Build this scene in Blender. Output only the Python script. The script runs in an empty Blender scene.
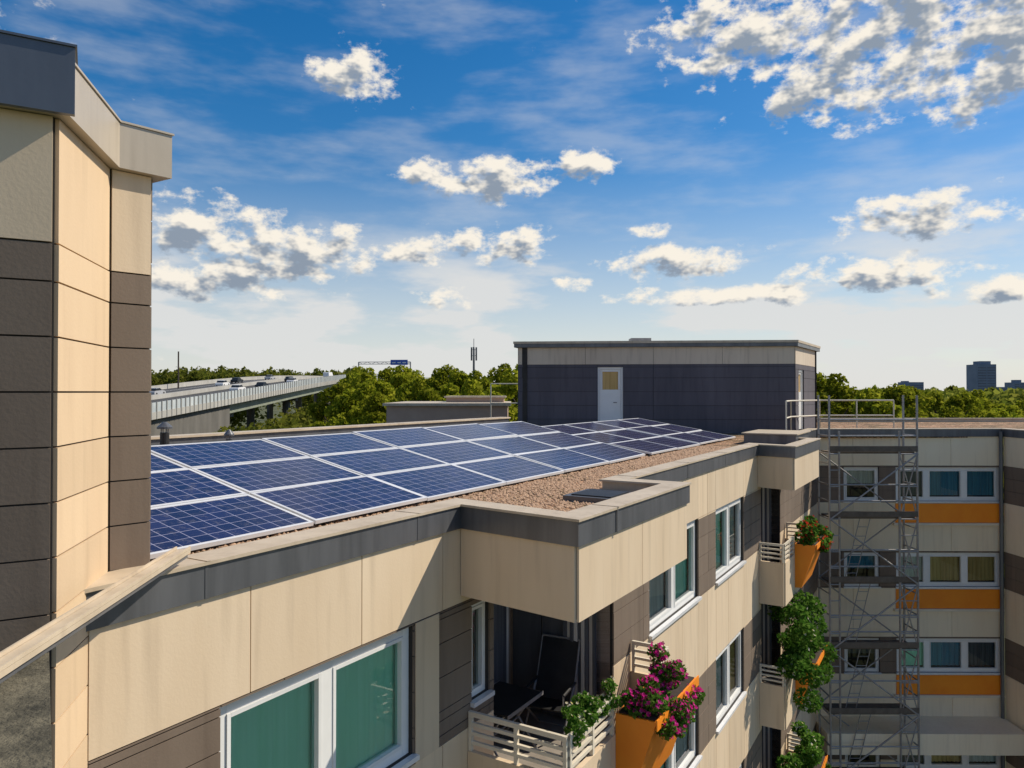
import bpy, bmesh, math, random
import numpy as np
from mathutils import Vector, Matrix
random.seed(4); rng=np.random.default_rng(7)
scene=bpy.context.scene
ZC=19.2
# ------------------------------------------------------------------ materials
def new_mat(name):
    m=bpy.data.materials.new(name); m.use_nodes=True
    nt=m.node_tree; b=nt.nodes['Principled BSDF']; return m,nt,b
def N(nt,t,**kw):
    n=nt.nodes.new(t)
    for k,v in kw.items(): setattr(n,k,v)
    return n
def mat_noise(name,c1,c2,scale=3,rough=.7,bump=0.0,bscale=60,metal=0,streak=False,detail=4,spec=.5,grime=0):
    m,nt,b=new_mat(name)
    tc=N(nt,'ShaderNodeTexCoord'); mp=N(nt,'ShaderNodeMapping')
    nt.links.new(tc.outputs['Object'],mp.inputs['Vector'])
    if streak: mp.inputs['Scale'].default_value=(1,1,.18)
    n=N(nt,'ShaderNodeTexNoise'); n.inputs['Scale'].default_value=scale; n.inputs['Detail'].default_value=detail
    n.inputs['Roughness'].default_value=.65
    nt.links.new(mp.outputs['Vector'],n.inputs['Vector'])
    r=N(nt,'ShaderNodeValToRGB'); r.color_ramp.elements[0].position=.3; r.color_ramp.elements[1].position=.72
    r.color_ramp.elements[0].color=(*c1,1); r.color_ramp.elements[1].color=(*c2,1)
    nt.links.new(n.outputs['Fac'],r.inputs['Fac'])
    col=r.outputs['Color']
    if grime:
        mp2=N(nt,'ShaderNodeMapping'); mp2.inputs['Scale'].default_value=(9,9,.7); nt.links.new(tc.outputs['Object'],mp2.inputs['Vector'])
        n3=N(nt,'ShaderNodeTexNoise'); n3.inputs['Scale'].default_value=1.0; n3.inputs['Detail'].default_value=3; nt.links.new(mp2.outputs['Vector'],n3.inputs['Vector'])
        mg=N(nt,'ShaderNodeMapRange'); mg.inputs['From Min'].default_value=.52; mg.inputs['From Max'].default_value=.8; mg.inputs['To Max'].default_value=grime
        nt.links.new(n3.outputs['Fac'],mg.inputs['Value'])
        mx=N(nt,'ShaderNodeMix',data_type='RGBA'); nt.links.new(mg.outputs['Result'],mx.inputs['Factor']); nt.links.new(col,mx.inputs['A']); mx.inputs['B'].default_value=(c1[0]*.45,c1[1]*.42,c1[2]*.4,1)
        col=mx.outputs['Result']
    g=N(nt,'ShaderNodeNewGeometry'); mr=N(nt,'ShaderNodeMapRange'); mr.inputs['To Min'].default_value=.92; mr.inputs['To Max'].default_value=1.06
    nt.links.new(g.outputs['Random Per Island'],mr.inputs['Value'])
    hs=N(nt,'ShaderNodeHueSaturation'); nt.links.new(col,hs.inputs['Color']); nt.links.new(mr.outputs['Result'],hs.inputs['Value'])
    nt.links.new(hs.outputs['Color'],b.inputs['Base Color'])
    b.inputs['Roughness'].default_value=rough; b.inputs['Metallic'].default_value=metal
    b.inputs['Specular IOR Level'].default_value=spec
    if bump>0:
        n2=N(nt,'ShaderNodeTexNoise'); n2.inputs['Scale'].default_value=bscale; n2.inputs['Detail'].default_value=2
        nt.links.new(tc.outputs['Object'],n2.inputs['Vector'])
        bp=N(nt,'ShaderNodeBump'); bp.inputs['Strength'].default_value=bump; bp.inputs['Distance'].default_value=.02
        nt.links.new(n2.outputs['Fac'],bp.inputs['Height']); nt.links.new(bp.outputs['Normal'],b.inputs['Normal'])
    return m
M={}
M['beige']=mat_noise('beige_cladding',(.66,.515,.35),(.75,.605,.43),1.3,.75,.05,50,streak=True,grime=.28)
M['litbeige']=mat_noise('brightened_beige_cladding',(.82,.69,.49),(.88,.76,.56),1.3,.75,streak=True,grime=.2)  # beige lightened in its colour so the wing front looks lit
M['pbeige']=mat_noise('weathered_band_cladding',(.58,.48,.37),(.66,.56,.44),1.0,.75,streak=True,grime=.4)
M['tan']=mat_noise('tan_cladding',(.60,.44,.28),(.68,.51,.33),1.6,.7,.05,50,streak=True,grime=.25)
M['taupe']=mat_noise('taupe_cladding',(.165,.122,.090),(.215,.165,.124),2.0,.75,.06,50,streak=True,grime=.35)
M['slate']=mat_noise('slate_cladding',(.080,.074,.090),(.115,.106,.126),1.2,.8,.05,50,streak=True,grime=.3)
M['backing']=mat_noise('dark_backing',(.03,.027,.025),(.05,.045,.04),3,.9)
M['fascia']=mat_noise('grey_metal_fascia',(.10,.105,.115),(.17,.175,.19),2.5,.36,.03,20,metal=.3,streak=True,grime=.4)
M['capshade']=mat_noise('shaded_cap_metal',(.085,.10,.13),(.13,.15,.185),2.5,.4,.03,20,metal=.2,streak=True)  # cap metal darkened and blued: shade on the left cap put into colour
M['capmetal']=mat_noise('weathered_cap_metal',(.42,.36,.28),(.52,.45,.36),2.5,.4,.03,20,metal=.15,streak=True,grime=.3)
M['coping']=mat_noise('light_metal_coping',(.48,.39,.28),(.62,.52,.39),2.2,.5,.04,25,grime=.3)
M['whitep']=mat_noise('white_pvc_frame',(.76,.76,.74),(.82,.82,.80),3,.4)
M['cream']=mat_noise('cream_painted_metal',(.68,.61,.49),(.76,.69,.56),3,.45)
M['orange']=mat_noise('orange_panel',(.90,.25,.010),(.96,.31,.015),2,.55,.05,40)
M['black']=mat_noise('black_metal',(.012,.012,.013),(.025,.025,.027),5,.5)
M['steel']=mat_noise('galvanised_steel',(.26,.25,.25),(.38,.37,.36),8,.5,metal=.4)
M['plank']=mat_noise('scaffold_plank',(.09,.075,.06),(.15,.125,.10),5,.8)
M['alu']=mat_noise('aluminium',(.70,.71,.72),(.80,.80,.81),5,.4,metal=.15)
M['tile']=mat_noise('balcony_tile',(.24,.21,.18),(.33,.29,.25),4,.7)
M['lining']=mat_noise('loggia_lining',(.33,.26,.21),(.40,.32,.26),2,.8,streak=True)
def gravel():
    m,nt,b=new_mat('roof_gravel')
    tc=N(nt,'ShaderNodeTexCoord')
    v=N(nt,'ShaderNodeTexVoronoi'); v.inputs['Scale'].default_value=15
    nt.links.new(tc.outputs['Object'],v.inputs['Vector'])
    n=N(nt,'ShaderNodeTexNoise'); n.inputs['Scale'].default_value=1.6; n.inputs['Detail'].default_value=8; n.inputs['Roughness'].default_value=.7
    nt.links.new(tc.outputs['Object'],n.inputs['Vector'])
    sep=N(nt,'ShaderNodeSeparateColor'); nt.links.new(v.outputs['Color'],sep.inputs['Color'])
    r=N(nt,'ShaderNodeValToRGB'); e=r.color_ramp.elements
    e[0].color=(.10,.05,.025,1); e[1].color=(.66,.46,.30,1)
    x=r.color_ramp.elements.new(.5); x.color=(.37,.21,.115,1)
    nt.links.new(sep.outputs[0],r.inputs['Fac'])
    r2=N(nt,'ShaderNodeValToRGB'); r2.color_ramp.elements[0].position=.40; r2.color_ramp.elements[1].position=.60
    r2.color_ramp.elements[0].color=(.38,.40,.26,1); r2.color_ramp.elements[1].color=(1.1,1.0,.95,1)
    nt.links.new(n.outputs['Fac'],r2.inputs['Fac'])
    mx=N(nt,'ShaderNodeMix',data_type='RGBA',blend_type='MULTIPLY'); mx.inputs['Factor'].default_value=1
    nt.links.new(r.outputs['Color'],mx.inputs['A']); nt.links.new(r2.outputs['Color'],mx.inputs['B'])
    nt.links.new(mx.outputs['Result'],b.inputs['Base Color']); b.inputs['Roughness'].default_value=.9
    bp=N(nt,'ShaderNodeBump'); bp.inputs['Strength'].default_value=1; bp.inputs['Distance'].default_value=.05; bp.invert=True
    nt.links.new(v.outputs['Distance'],bp.inputs['Height']); nt.links.new(bp.outputs['Normal'],b.inputs['Normal'])
    return m
M['gravel']=gravel()
M['stone']=mat_noise('gravel_stone',(.24,.13,.075),(.60,.41,.27),30,.85)
M['moss']=mat_noise('mossy_bitumen',(.03,.028,.018),(.17,.15,.10),9,.9,.6,70,detail=9)
M['soil']=mat_noise('soil',(.03,.02,.015),(.06,.04,.03),20,.95)
M['asphalt']=mat_noise('asphalt',(.05,.05,.05),(.075,.073,.07),.4,.85)
M['concrete']=mat_noise('concrete',(.34,.33,.30),(.44,.43,.40),.6,.8,streak=True)
M['shadeconc']=mat_noise('shaded_concrete',(.10,.095,.085),(.17,.16,.145),.4,.85,streak=True)  # concrete darkened in colour to give the shade under the deck
M['barrier']=mat_noise('barrier_panel',(.40,.45,.48),(.55,.59,.60),.5,.4)
M['barriergreen']=mat_noise('girder_paint',(.20,.23,.18),(.28,.30,.24),.5,.6)
M['marking']=mat_noise('road_marking',(.7,.7,.68),(.8,.8,.78),2,.6)
M['pink']=mat_noise('pinkish_render',(.40,.28,.21),(.48,.35,.27),1.0,.8)
M['bluesign']=mat_noise('blue_sign',(.01,.08,.42),(.015,.10,.48),2,.4)
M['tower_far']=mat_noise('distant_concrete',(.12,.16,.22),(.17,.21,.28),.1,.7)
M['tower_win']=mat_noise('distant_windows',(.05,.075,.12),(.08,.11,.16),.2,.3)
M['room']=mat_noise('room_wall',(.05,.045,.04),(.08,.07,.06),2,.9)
M['rubber']=mat_noise('rubber',(.015,.015,.015),(.025,.025,.025),5,.8)
def curtain(name,c1,c2):
    m,nt,b=new_mat(name)
    tc=N(nt,'ShaderNodeTexCoord'); w=N(nt,'ShaderNodeTexNoise'); w.inputs['Scale'].default_value=14; w.inputs['Detail'].default_value=2
    mp=N(nt,'ShaderNodeMapping'); mp.inputs['Scale'].default_value=(1,1,.04)
    nt.links.new(tc.outputs['Object'],mp.inputs['Vector']); nt.links.new(mp.outputs['Vector'],w.inputs['Vector'])
    r=N(nt,'ShaderNodeValToRGB'); r.color_ramp.elements[0].color=(*c1,1); r.color_ramp.elements[1].color=(*c2,1)
    r.color_ramp.elements[0].position=.35; r.color_ramp.elements[1].position=.65
    nt.links.new(w.outputs['Fac'],r.inputs['Fac']); nt.links.new(r.outputs['Color'],b.inputs['Base Color']); b.inputs['Roughness'].default_value=.85
    return m
M['curt_green']=curtain('green_curtain',(.46,.86,.66),(.52,.90,.72))
M['curt_white']=curtain('white_curtain',(.55,.53,.49),(.75,.73,.69))
M['curt_gold']=curtain('gold_curtain',(.50,.32,.11),(.66,.45,.18))
M['curt_dark']=curtain('dark_curtain',(.07,.08,.10),(.14,.15,.17))
M['curt_blue']=curtain('blue_curtain',(.05,.22,.34),(.09,.32,.46))
def glass(name,tint,base):
    m,nt,b=new_mat(name)
    out=nt.nodes['Material Output']
    tr=N(nt,'ShaderNodeBsdfTransparent'); tr.inputs['Color'].default_value=(*tint,1)
    gl=N(nt,'ShaderNodeBsdfGlossy'); gl.inputs['Roughness'].default_value=.015
    fr=N(nt,'ShaderNodeFresnel'); fr.inputs['IOR'].default_value=1.6
    mr=N(nt,'ShaderNodeMapRange'); mr.inputs['To Min'].default_value=base; nt.links.new(fr.outputs['Fac'],mr.inputs['Value'])
    tc=N(nt,'ShaderNodeTexCoord'); no=N(nt,'ShaderNodeTexNoise'); no.inputs['Scale'].default_value=1.3
    bp=N(nt,'ShaderNodeBump'); bp.inputs['Strength'].default_value=.04; nt.links.new(tc.outputs['Object'],no.inputs['Vector'])
    nt.links.new(no.outputs['Fac'],bp.inputs['Height']); nt.links.new(bp.outputs['Normal'],gl.inputs['Normal'])
    ms=N(nt,'ShaderNodeMixShader'); nt.links.new(mr.outputs['Result'],ms.inputs['Fac'])
    nt.links.new(tr.outputs[0],ms.inputs[1]); nt.links.new(gl.outputs[0],ms.inputs[2]); nt.links.new(ms.outputs[0],out.inputs['Surface'])
    return m
M['glass']=glass('window_glass',(.86,.95,.92),.04)
def solar():
    m,nt,b=new_mat('solar_cells')
    uv=N(nt,'ShaderNodeUVMap'); sx=N(nt,'ShaderNodeSeparateXYZ'); nt.links.new(uv.outputs['UV'],sx.inputs[0])
    def line(sock,nn,wd):
        a=N(nt,'ShaderNodeMath',operation='MULTIPLY'); a.inputs[1].default_value=nn; nt.links.new(sock,a.inputs[0])
        f=N(nt,'ShaderNodeMath',operation='FRACT'); nt.links.new(a.outputs[0],f.inputs[0])
        s=N(nt,'ShaderNodeMath',operation='SUBTRACT'); s.inputs[1].default_value=.5; nt.links.new(f.outputs[0],s.inputs[0])
        ab=N(nt,'ShaderNodeMath',operation='ABSOLUTE'); nt.links.new(s.outputs[0],ab.inputs[0])
        g=N(nt,'ShaderNodeMath',operation='GREATER_THAN'); g.inputs[1].default_value=.5-wd; nt.links.new(ab.outputs[0],g.inputs[0]); return g,a
    g1,a1=line(sx.outputs[0],10,.022); g2,a2=line(sx.outputs[1],6,.022)
    g3,_=line(sx.outputs[1],18,.02)
    mxx=N(nt,'ShaderNodeMath',operation='MAXIMUM'); nt.links.new(g1.outputs[0],mxx.inputs[0]); nt.links.new(g2.outputs[0],mxx.inputs[1])
    tc=N(nt,'ShaderNodeTexCoord')
    fl1=N(nt,'ShaderNodeMath',operation='FLOOR'); nt.links.new(a1.outputs[0],fl1.inputs[0])
    fl2=N(nt,'ShaderNodeMath',operation='FLOOR'); nt.links.new(a2.outputs[0],fl2.inputs[0])
    cb=N(nt,'ShaderNodeCombineXYZ'); nt.links.new(fl1.outputs[0],cb.inputs[0]); nt.links.new(fl2.outputs[0],cb.inputs[1])
    g=N(nt,'ShaderNodeNewGeometry'); nt.links.new(g.outputs['Random Per Island'],cb.inputs[2])
    wn=N(nt,'ShaderNodeTexWhiteNoise'); nt.links.new(cb.outputs[0],wn.inputs['Vector'])
    r=N(nt,'ShaderNodeValToRGB'); r.color_ramp.elements[0].color=(.010,.011,.046,1); r.color_ramp.elements[1].color=(.020,.021,.080,1)
    nt.links.new(wn.outputs['Value'],r.inputs['Fac'])
    m1=N(nt,'ShaderNodeMix',data_type='RGBA'); nt.links.new(g3.outputs[0],m1.inputs['Factor']); nt.links.new(r.outputs['Color'],m1.inputs['A']); m1.inputs['B'].default_value=(.045,.05,.11,1)
    m2=N(nt,'ShaderNodeMix',data_type='RGBA'); nt.links.new(mxx.outputs[0],m2.inputs['Factor']); nt.links.new(m1.outputs['Result'],m2.inputs['A']); m2.inputs['B'].default_value=(.34,.34,.46,1)
    no=N(nt,'ShaderNodeTexNoise'); no.inputs['Scale'].default_value=9; no.inputs['Detail'].default_value=9; no.inputs['Roughness'].default_value=.85
    nt.links.new(tc.outputs['Object'],no.inputs['Vector'])
    mr=N(nt,'ShaderNodeMapRange'); mr.inputs['From Min'].default_value=.53; mr.inputs['From Max'].default_value=.66; mr.inputs['To Max'].default_value=.5
    nt.links.new(no.outputs['Fac'],mr.inputs['Value'])
    m3=N(nt,'ShaderNodeMix',data_type='RGBA'); nt.links.new(mr.outputs['Result'],m3.inputs['Factor']); nt.links.new(m2.outputs['Result'],m3.inputs['A']); m3.inputs['B'].default_value=(.22,.20,.20,1)
    nt.links.new(m3.outputs['Result'],b.inputs['Base Color'])
    mr2=N(nt,'ShaderNodeMapRange'); mr2.inputs['To Min'].default_value=.05; mr2.inputs['To Max'].default_value=.32; nt.links.new(no.outputs['Fac'],mr2.inputs['Value'])
    nt.links.new(mr2.outputs['Result'],b.inputs['Roughness'])
    return m
M['solar']=solar()
def leafmat(name,c1,c2,c3):
    m,nt,b=new_mat(name); out=nt.nodes['Material Output']
    g=N(nt,'ShaderNodeNewGeometry'); r=N(nt,'ShaderNodeValToRGB')
    r.color_ramp.elements[0].color=(*c1,1); r.color_ramp.elements[1].color=(*c3,1); x=r.color_ramp.elements.new(.5); x.color=(*c2,1)
    nt.links.new(g.outputs['Random Per Island'],r.inputs['Fac'])
    oi=N(nt,'ShaderNodeObjectInfo')
    mr=N(nt,'ShaderNodeMapRange'); mr.inputs['To Min'].default_value=.75; mr.inputs['To Max'].default_value=1.25
    nt.links.new(oi.outputs['Random'],mr.inputs['Value'])
    hs=N(nt,'ShaderNodeHueSaturation'); nt.links.new(r.outputs['Color'],hs.inputs['Color']); nt.links.new(mr.outputs['Result'],hs.inputs['Value'])
    df=N(nt,'ShaderNodeBsdfDiffuse'); nt.links.new(hs.outputs['Color'],df.inputs['Color'])
    tl=N(nt,'ShaderNodeBsdfTranslucent'); nt.links.new(hs.outputs['Color'],tl.inputs['Color'])
    ms=N(nt,'ShaderNodeMixShader'); ms.inputs['Fac'].default_value=.48
    nt.links.new(df.outputs[0],ms.inputs[1]); nt.links.new(tl.outputs[0],ms.inputs[2]); nt.links.new(ms.outputs[0],out.inputs['Surface'])
    nt.nodes.remove(b)
    return m
M['leaf']=leafmat('tree_foliage',(.13,.165,.010),(.24,.265,.018),(.35,.35,.035))
M['leafdark']=leafmat('distant_foliage',(.11,.14,.02),(.19,.21,.03),(.27,.27,.05))
M['leafpot']=leafmat('balcony_foliage',(.04,.12,.015),(.08,.18,.025),(.15,.26,.05))
M['petmag']=leafmat('magenta_petals',(.55,.01,.18),(.72,.02,.30),(.80,.10,.45))
M['petwht']=leafmat('yellow_white_petals',(.8,.65,.2),(.8,.75,.6),(.8,.78,.7))
M['petred']=leafmat('red_petals',(.5,.02,.02),(.65,.05,.03),(.7,.12,.05))
M['bark']=mat_noise('bark',(.05,.035,.025),(.10,.08,.06),6,.9,.5,20)
for nm,c in dict(white=(.75,.75,.75),dark=(.02,.025,.03),red=(.4,.02,.02),blue=(.03,.08,.25),silver=(.4,.41,.43)).items():
    M['car_'+nm]=mat_noise('car_paint_'+nm,c,tuple(min(1,x*1.1) for x in c),2,.25)
# ------------------------------------------------------------------ mesh builder
class MB:
    def __init__(s): s.v=[];s.f=[];s.m=[];s.uv=[];s.mats=[]
    def mi(s,k):
        if k not in s.mats: s.mats.append(k)
        return s.mats.index(k)
    def poly(s,pts,mat,uv=None):
        i=len(s.v); s.v+= [tuple(p) for p in pts]; s.f.append(tuple(range(i,i+len(pts)))); s.m.append(s.mi(mat)); s.uv.append(uv)
    def hexa(s,p,mat):
        i=len(s.v); s.v+=[tuple(x) for x in p]; k=s.mi(mat)
        for f in ((0,3,2,1),(4,5,6,7),(0,1,5,4),(1,2,6,5),(2,3,7,6),(3,0,4,7)):
            s.f.append(tuple(i+a for a in f)); s.m.append(k); s.uv.append(None)
    def box(s,F,a0,a1,b0,b1,z0,z1,mat):
        s.hexa([F(a0,b0,z0),F(a1,b0,z0),F(a1,b1,z0),F(a0,b1,z0),F(a0,b0,z1),F(a1,b0,z1),F(a1,b1,z1),F(a0,b1,z1)],mat)
    def prism(s,pts,z0,z1,mat,topmat=None):
        n=len(pts); i=len(s.v); s.v+=[(x,y,z0) for x,y in pts]+[(x,y,z1) for x,y in pts]; k=s.mi(mat)
        for a in range(n):
            b=(a+1)%n; s.f.append((i+a,i+b,i+n+b,i+n+a)); s.m.append(k); s.uv.append(None)
        s.f.append(tuple(i+a for a in range(n))[::-1]); s.m.append(k); s.uv.append(None)
        s.f.append(tuple(i+n+a for a in range(n))); s.m.append(s.mi(topmat or mat)); s.uv.append(None)
    def ring(s,po,pi,z0,z1,mat):
        n=len(po); i=len(s.v); k=s.mi(mat)
        s.v+=[(x,y,z0) for x,y in po]+[(x,y,z1) for x,y in po]+[(x,y,z0) for x,y in pi]+[(x,y,z1) for x,y in pi]
        for a in range(n):
            b=(a+1)%n
            for f in ((a,b,n+b,n+a),(n+a,n+b,3*n+b,3*n+a),(3*n+a,3*n+b,2*n+b,2*n+a),(2*n+a,2*n+b,b,a)):
                s.f.append(tuple(i+x for x in f)); s.m.append(k); s.uv.append(None)
    def cyl(s,p0,p1,r0,mat,r1=None,n=8):
        r1=r0 if r1 is None else r1
        p0=Vector(p0);p1=Vector(p1); d=(p1-p0).normalized(); u=d.orthogonal().normalized(); w=d.cross(u)
        i=len(s.v); k=s.mi(mat)
        for p,r in ((p0,r0),(p1,r1)):
            for a in range(n):
                t=2*math.pi*a/n; s.v.append(tuple(p+u*math.cos(t)*r+w*math.sin(t)*r))
        for a in range(n):
            b=(a+1)%n; s.f.append((i+a,i+b,i+n+b,i+n+a)); s.m.append(k); s.uv.append(None)
        s.f.append(tuple(i+a for a in range(n))[::-1]); s.m.append(k); s.uv.append(None)
        s.f.append(tuple(i+n+a for a in range(n))); s.m.append(k); s.uv.append(None)
    def build(s,name,parent=None,recalc=True,smooth=False,bevel=0):
        me=bpy.data.meshes.new(name); me.from_pydata(s.v,[],s.f); 
        for k in s.mats: me.materials.append(M[k])
        me.polygons.foreach_set('material_index',s.m)
        if any(u is not None for u in s.uv):
            l=me.uv_layers.new(name='UVMap'); 
            for pi,u in enumerate(s.uv):
                if u is None: continue
                for li,c in zip(me.polygons[pi].loop_indices,u): l.data[li].uv=c
        if recalc:
            bm=bmesh.new(); bm.from_mesh(me); bmesh.ops.recalc_face_normals(bm,faces=bm.faces[:]); bm.to_mesh(me); bm.free()
        if smooth: me.polygons.foreach_set('use_smooth',[True]*len(me.polygons))
        me.update()
        o=bpy.data.objects.new(name,me); scene.collection.objects.link(o)
        if parent: o.parent=parent
        return o
def empty(name):
    o=bpy.data.objects.new(name,None); scene.collection.objects.link(o); return o
def np_obj(name,V,Fq,mats,mi,parent=None):
    me=bpy.data.meshes.new(name); nf=len(Fq)
    me.vertices.add(len(V)); me.vertices.foreach_set('co',V.astype(np.float32).ravel())
    k=Fq.shape[1]
    me.loops.add(nf*k); me.loops.foreach_set('vertex_index',Fq.astype(np.int32).ravel())
    me.polygons.add(nf); me.polygons.foreach_set('loop_start',np.arange(0,nf*k,k,dtype=np.int32))
    for m in mats: me.materials.append(M[m])
    me.polygons.foreach_set('material_index',np.asarray(mi,dtype=np.int32)); me.update(calc_edges=True); me.validate()
    o=bpy.data.objects.new(name,me); scene.collection.objects.link(o)
    if parent: o.parent=parent
    return o
# frames -----------------------------------------------------------------
class Frame:
    def __init__(s,p,q):
        s.o=Vector((p[0],p[1])); d=Vector((q[0]-p[0],q[1]-p[1])); s.L=d.length; s.d=d.normalized(); s.n=Vector((s.d.y,-s.d.x))
    def __call__(s,a,b,z):
        p=s.o+s.d*a+s.n*b; return (p.x,p.y,z+ZC)
    def xy(s,a,b):
        p=s.o+s.d*a+s.n*b; return (p.x,p.y)
FA=Frame((-.562,8.0),(-.562+.5145*10,8.0+.8575*10))   # main block, z argument = height relative to eye level
def W(x,y,z): return (x,y,z+ZC)
def offset(poly,d):
    n=len(poly); out=[]
    A=sum(poly[i][0]*poly[(i+1)%n][1]-poly[(i+1)%n][0]*poly[i][1] for i in range(n)); sg=1 if A>0 else -1
    for i in range(n):
        p0=Vector(poly[i-1]);p1=Vector(poly[i]);p2=Vector(poly[(i+1)%n])
        e1=(p1-p0).normalized();e2=(p2-p1).normalized()
        n1=Vector((-e1.y,e1.x))*sg;n2=Vector((-e2.y,e2.x))*sg
        b=(n1+n2); 
        if b.length<1e-4: b=n1.copy()
        b.normalize(); k=d/max(.3,b.dot(n1)); out.append(tuple(p1+b*k))
    return out
def cuts(lo,hi,step,extra):
    c=[lo,hi]
    if step:
        x=lo+step
        while x<hi-step*.25: c.append(x); x+=step
    c+= [e for e in extra if lo+.01<e<hi-.01]
    c=sorted(c); r=[c[0]]
    for x in c[1:]:
        if x-r[-1]>.02: r.append(x)
    return r
def facade(B,F,s0,s1,t,bands,ops,g=.005,thick=.3):
    """bands: (ztop,zbot,mat,pw,ph); ops: (a0,a1,zb,zt)"""
    def inside(a,z): return any(o[0]<a<o[1] and o[2]<z<o[3] for o in ops)
    for zt,zb,mat,pw,ph in bands:
        oo=[o for o in ops if o[2]<zt and o[3]>zb]
        if not oo and not pw: sc=[s0,s1]
        else: sc=cuts(s0,s1,pw,[x for o in oo for x in o[:2]])
        zc=cuts(zb,zt,ph,[x for o in oo for x in (o[2],o[3])])
        for i in range(len(sc)-1):
            for j in range(len(zc)-1):
                a0,a1,z0,z1=sc[i],sc[i+1],zc[j],zc[j+1]
                if inside((a0+a1)/2,(z0+z1)/2): continue
                e=random.uniform(0,.004)
                B.box(F,a0+g,a1-g,t+.001,t+.021+e,z0+g,z1-g,mat)
    zt=max(b[0] for b in bands); zb=min(b[1] for b in bands)
    sc=cuts(s0,s1,0,[x for o in ops for x in o[:2]]); zc=cuts(zb,zt,0,[x for o in ops for x in (o[2],o[3])])
    for i in range(len(sc)-1):
        for j in range(len(zc)-1):
            a0,a1,z0,z1=sc[i],sc[i+1],zc[j],zc[j+1]
            if inside((a0+a1)/2,(z0+z1)/2): continue
            B.box(F,a0,a1,t-thick,t,z0,z1,'backing')
def window(B,F,a0,a1,t,zb,zt,n=2,curt='curt_green',fw=.075,cover=(0,1),splits=None,half=None,ct=.17):
    e=.002; d0=t-.13; d1=t-.04
    B.box(F,a0-.03,a1+.03,t-.05,t+.075,zb-.05,zb-e,'alu')
    B.box(F,a0+e,a0+fw,d0,d1,zb+e,zt-e,'whitep'); B.box(F,a1-fw,a1-e,d0,d1,zb+e,zt-e,'whitep')
    B.box(F,a0+fw+e,a1-fw-e,d0,d1,zb+e,zb+fw,'whitep'); B.box(F,a0+fw+e,a1-fw-e,d0,d1,zt-fw,zt-e,'whitep')
    sp=splits or [i/n for i in range(1,n)]
    xs=[a0+fw]
    for q in sp:
        x=a0+(a1-a0)*q; B.box(F,x-fw*.75,x+fw*.75,d0+.003,d1+.003,zb+fw+e,zt-fw-e,'whitep'); xs+=[x-fw*.75,x+fw*.75]
    xs.append(a1-fw)
    for i in range(0,len(xs),2):
        x0,x1=xs[i],xs[i+1]; sw=.035
        B.box(F,x0+e,x0+sw,d0+.02,d1+.012,zb+fw+e,zt-fw-e,'whitep'); B.box(F,x1-sw,x1-e,d0+.02,d1+.012,zb+fw+e,zt-fw-e,'whitep')
        B.box(F,x0+sw+e,x1-sw-e,d0+.02,d1+.012,zb+fw+e,zb+fw+sw,'whitep'); B.box(F,x0+sw+e,x1-sw-e,d0+.02,d1+.012,zt-fw-sw,zt-fw-e,'whitep')
        zz0,zz1=zb+fw+sw,zt-fw-sw
        B.poly([F(x0+sw,t-.08,zz0),F(x1-sw,t-.08,zz0),F(x1-sw,t-.08,zz1),F(x0+sw,t-.08,zz1)],'glass')
    if curt:
        c=curt if isinstance(curt,(list,tuple)) else [curt]*(len(xs)//2)
        for i in range(0,len(xs),2):
            cc=c[i//2]
            if not cc: continue
            x0=xs[i]-.03;x1=xs[i+1]+.03; n_=24; pts=[]
            zlow=zb-.05 if half is None else zt-(zt-zb)*half
            amp=.006 if cc=='curt_green' else .022
            for k in range(n_):
                ta=t-ct+amp*math.sin(k*2.1); tb=t-ct+amp*math.sin((k+1)*2.1)
                xa=x0+(x1-x0)*k/n_; xb=x0+(x1-x0)*(k+1)/n_
                B.poly([F(xa,ta,zlow),F(xb,tb,zlow),F(xb,tb,zt+.05),F(xa,ta,zt+.05)],cc)
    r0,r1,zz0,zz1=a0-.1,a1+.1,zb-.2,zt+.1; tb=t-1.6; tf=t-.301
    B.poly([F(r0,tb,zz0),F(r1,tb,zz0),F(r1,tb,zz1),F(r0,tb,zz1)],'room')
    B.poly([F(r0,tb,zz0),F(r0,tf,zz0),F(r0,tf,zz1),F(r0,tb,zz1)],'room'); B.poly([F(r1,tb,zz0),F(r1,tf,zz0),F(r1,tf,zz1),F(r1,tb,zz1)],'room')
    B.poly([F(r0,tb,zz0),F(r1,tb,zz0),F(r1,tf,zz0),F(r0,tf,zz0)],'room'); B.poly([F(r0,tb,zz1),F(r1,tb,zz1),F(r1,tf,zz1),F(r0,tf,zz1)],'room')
GZ=-ZC
FL=2.8; NF=6
# ------------------------------------------------------------------ apartment building
apt=empty('apartment_building')
def bands(split=None,pwb=1.55,pwt=1.55,top=-1.45):
    out=[(top,-2.27,'beige',pwb,None)]
    for k in range(NF):
        o=-FL*k
        out.append((-2.27+o,-3.65+o,'taupe',pwt,.35))
        out.append((-3.65+o,max(-5.07+o,GZ),'beige',pwb,None))
    return [b for b in out if b[0]-b[1]>.05]
B=MB()
ops=[(-3.04,-.82,-3.55-FL*k,-2.29-FL*k) for k in range(NF-1)]+[(.2,.56,-3.4-FL*k,-2.35-FL*k) for k in range(NF-1)]
b1=bands(pwb=1.22)
facade(B,FA,-4.0,.65,0,b1,ops)
for k in range(NF-1):
    B.box(FA,-.80,-.42,.0265,.036,-3.645-FL*k,-2.275-FL*k,'beige')
B.build('courtyard_facade_near',apt)
B=MB()
for k in range(NF-1):
    window(B,FA,-3.04,-.82,0,-3.55-FL*k,-2.29-FL*k,2,['curt_green','curt_green'],fw=.09,ct=.135)
    window(B,FA,.2,.56,0,-3.4-FL*k,-2.35-FL*k,1,'curt_white',fw=.05)
B.build('window_group_near',apt,recalc=False)
B=MB()
ops=[]; wl=[(3.95,6.4),(7.5,9.65)]
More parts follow.
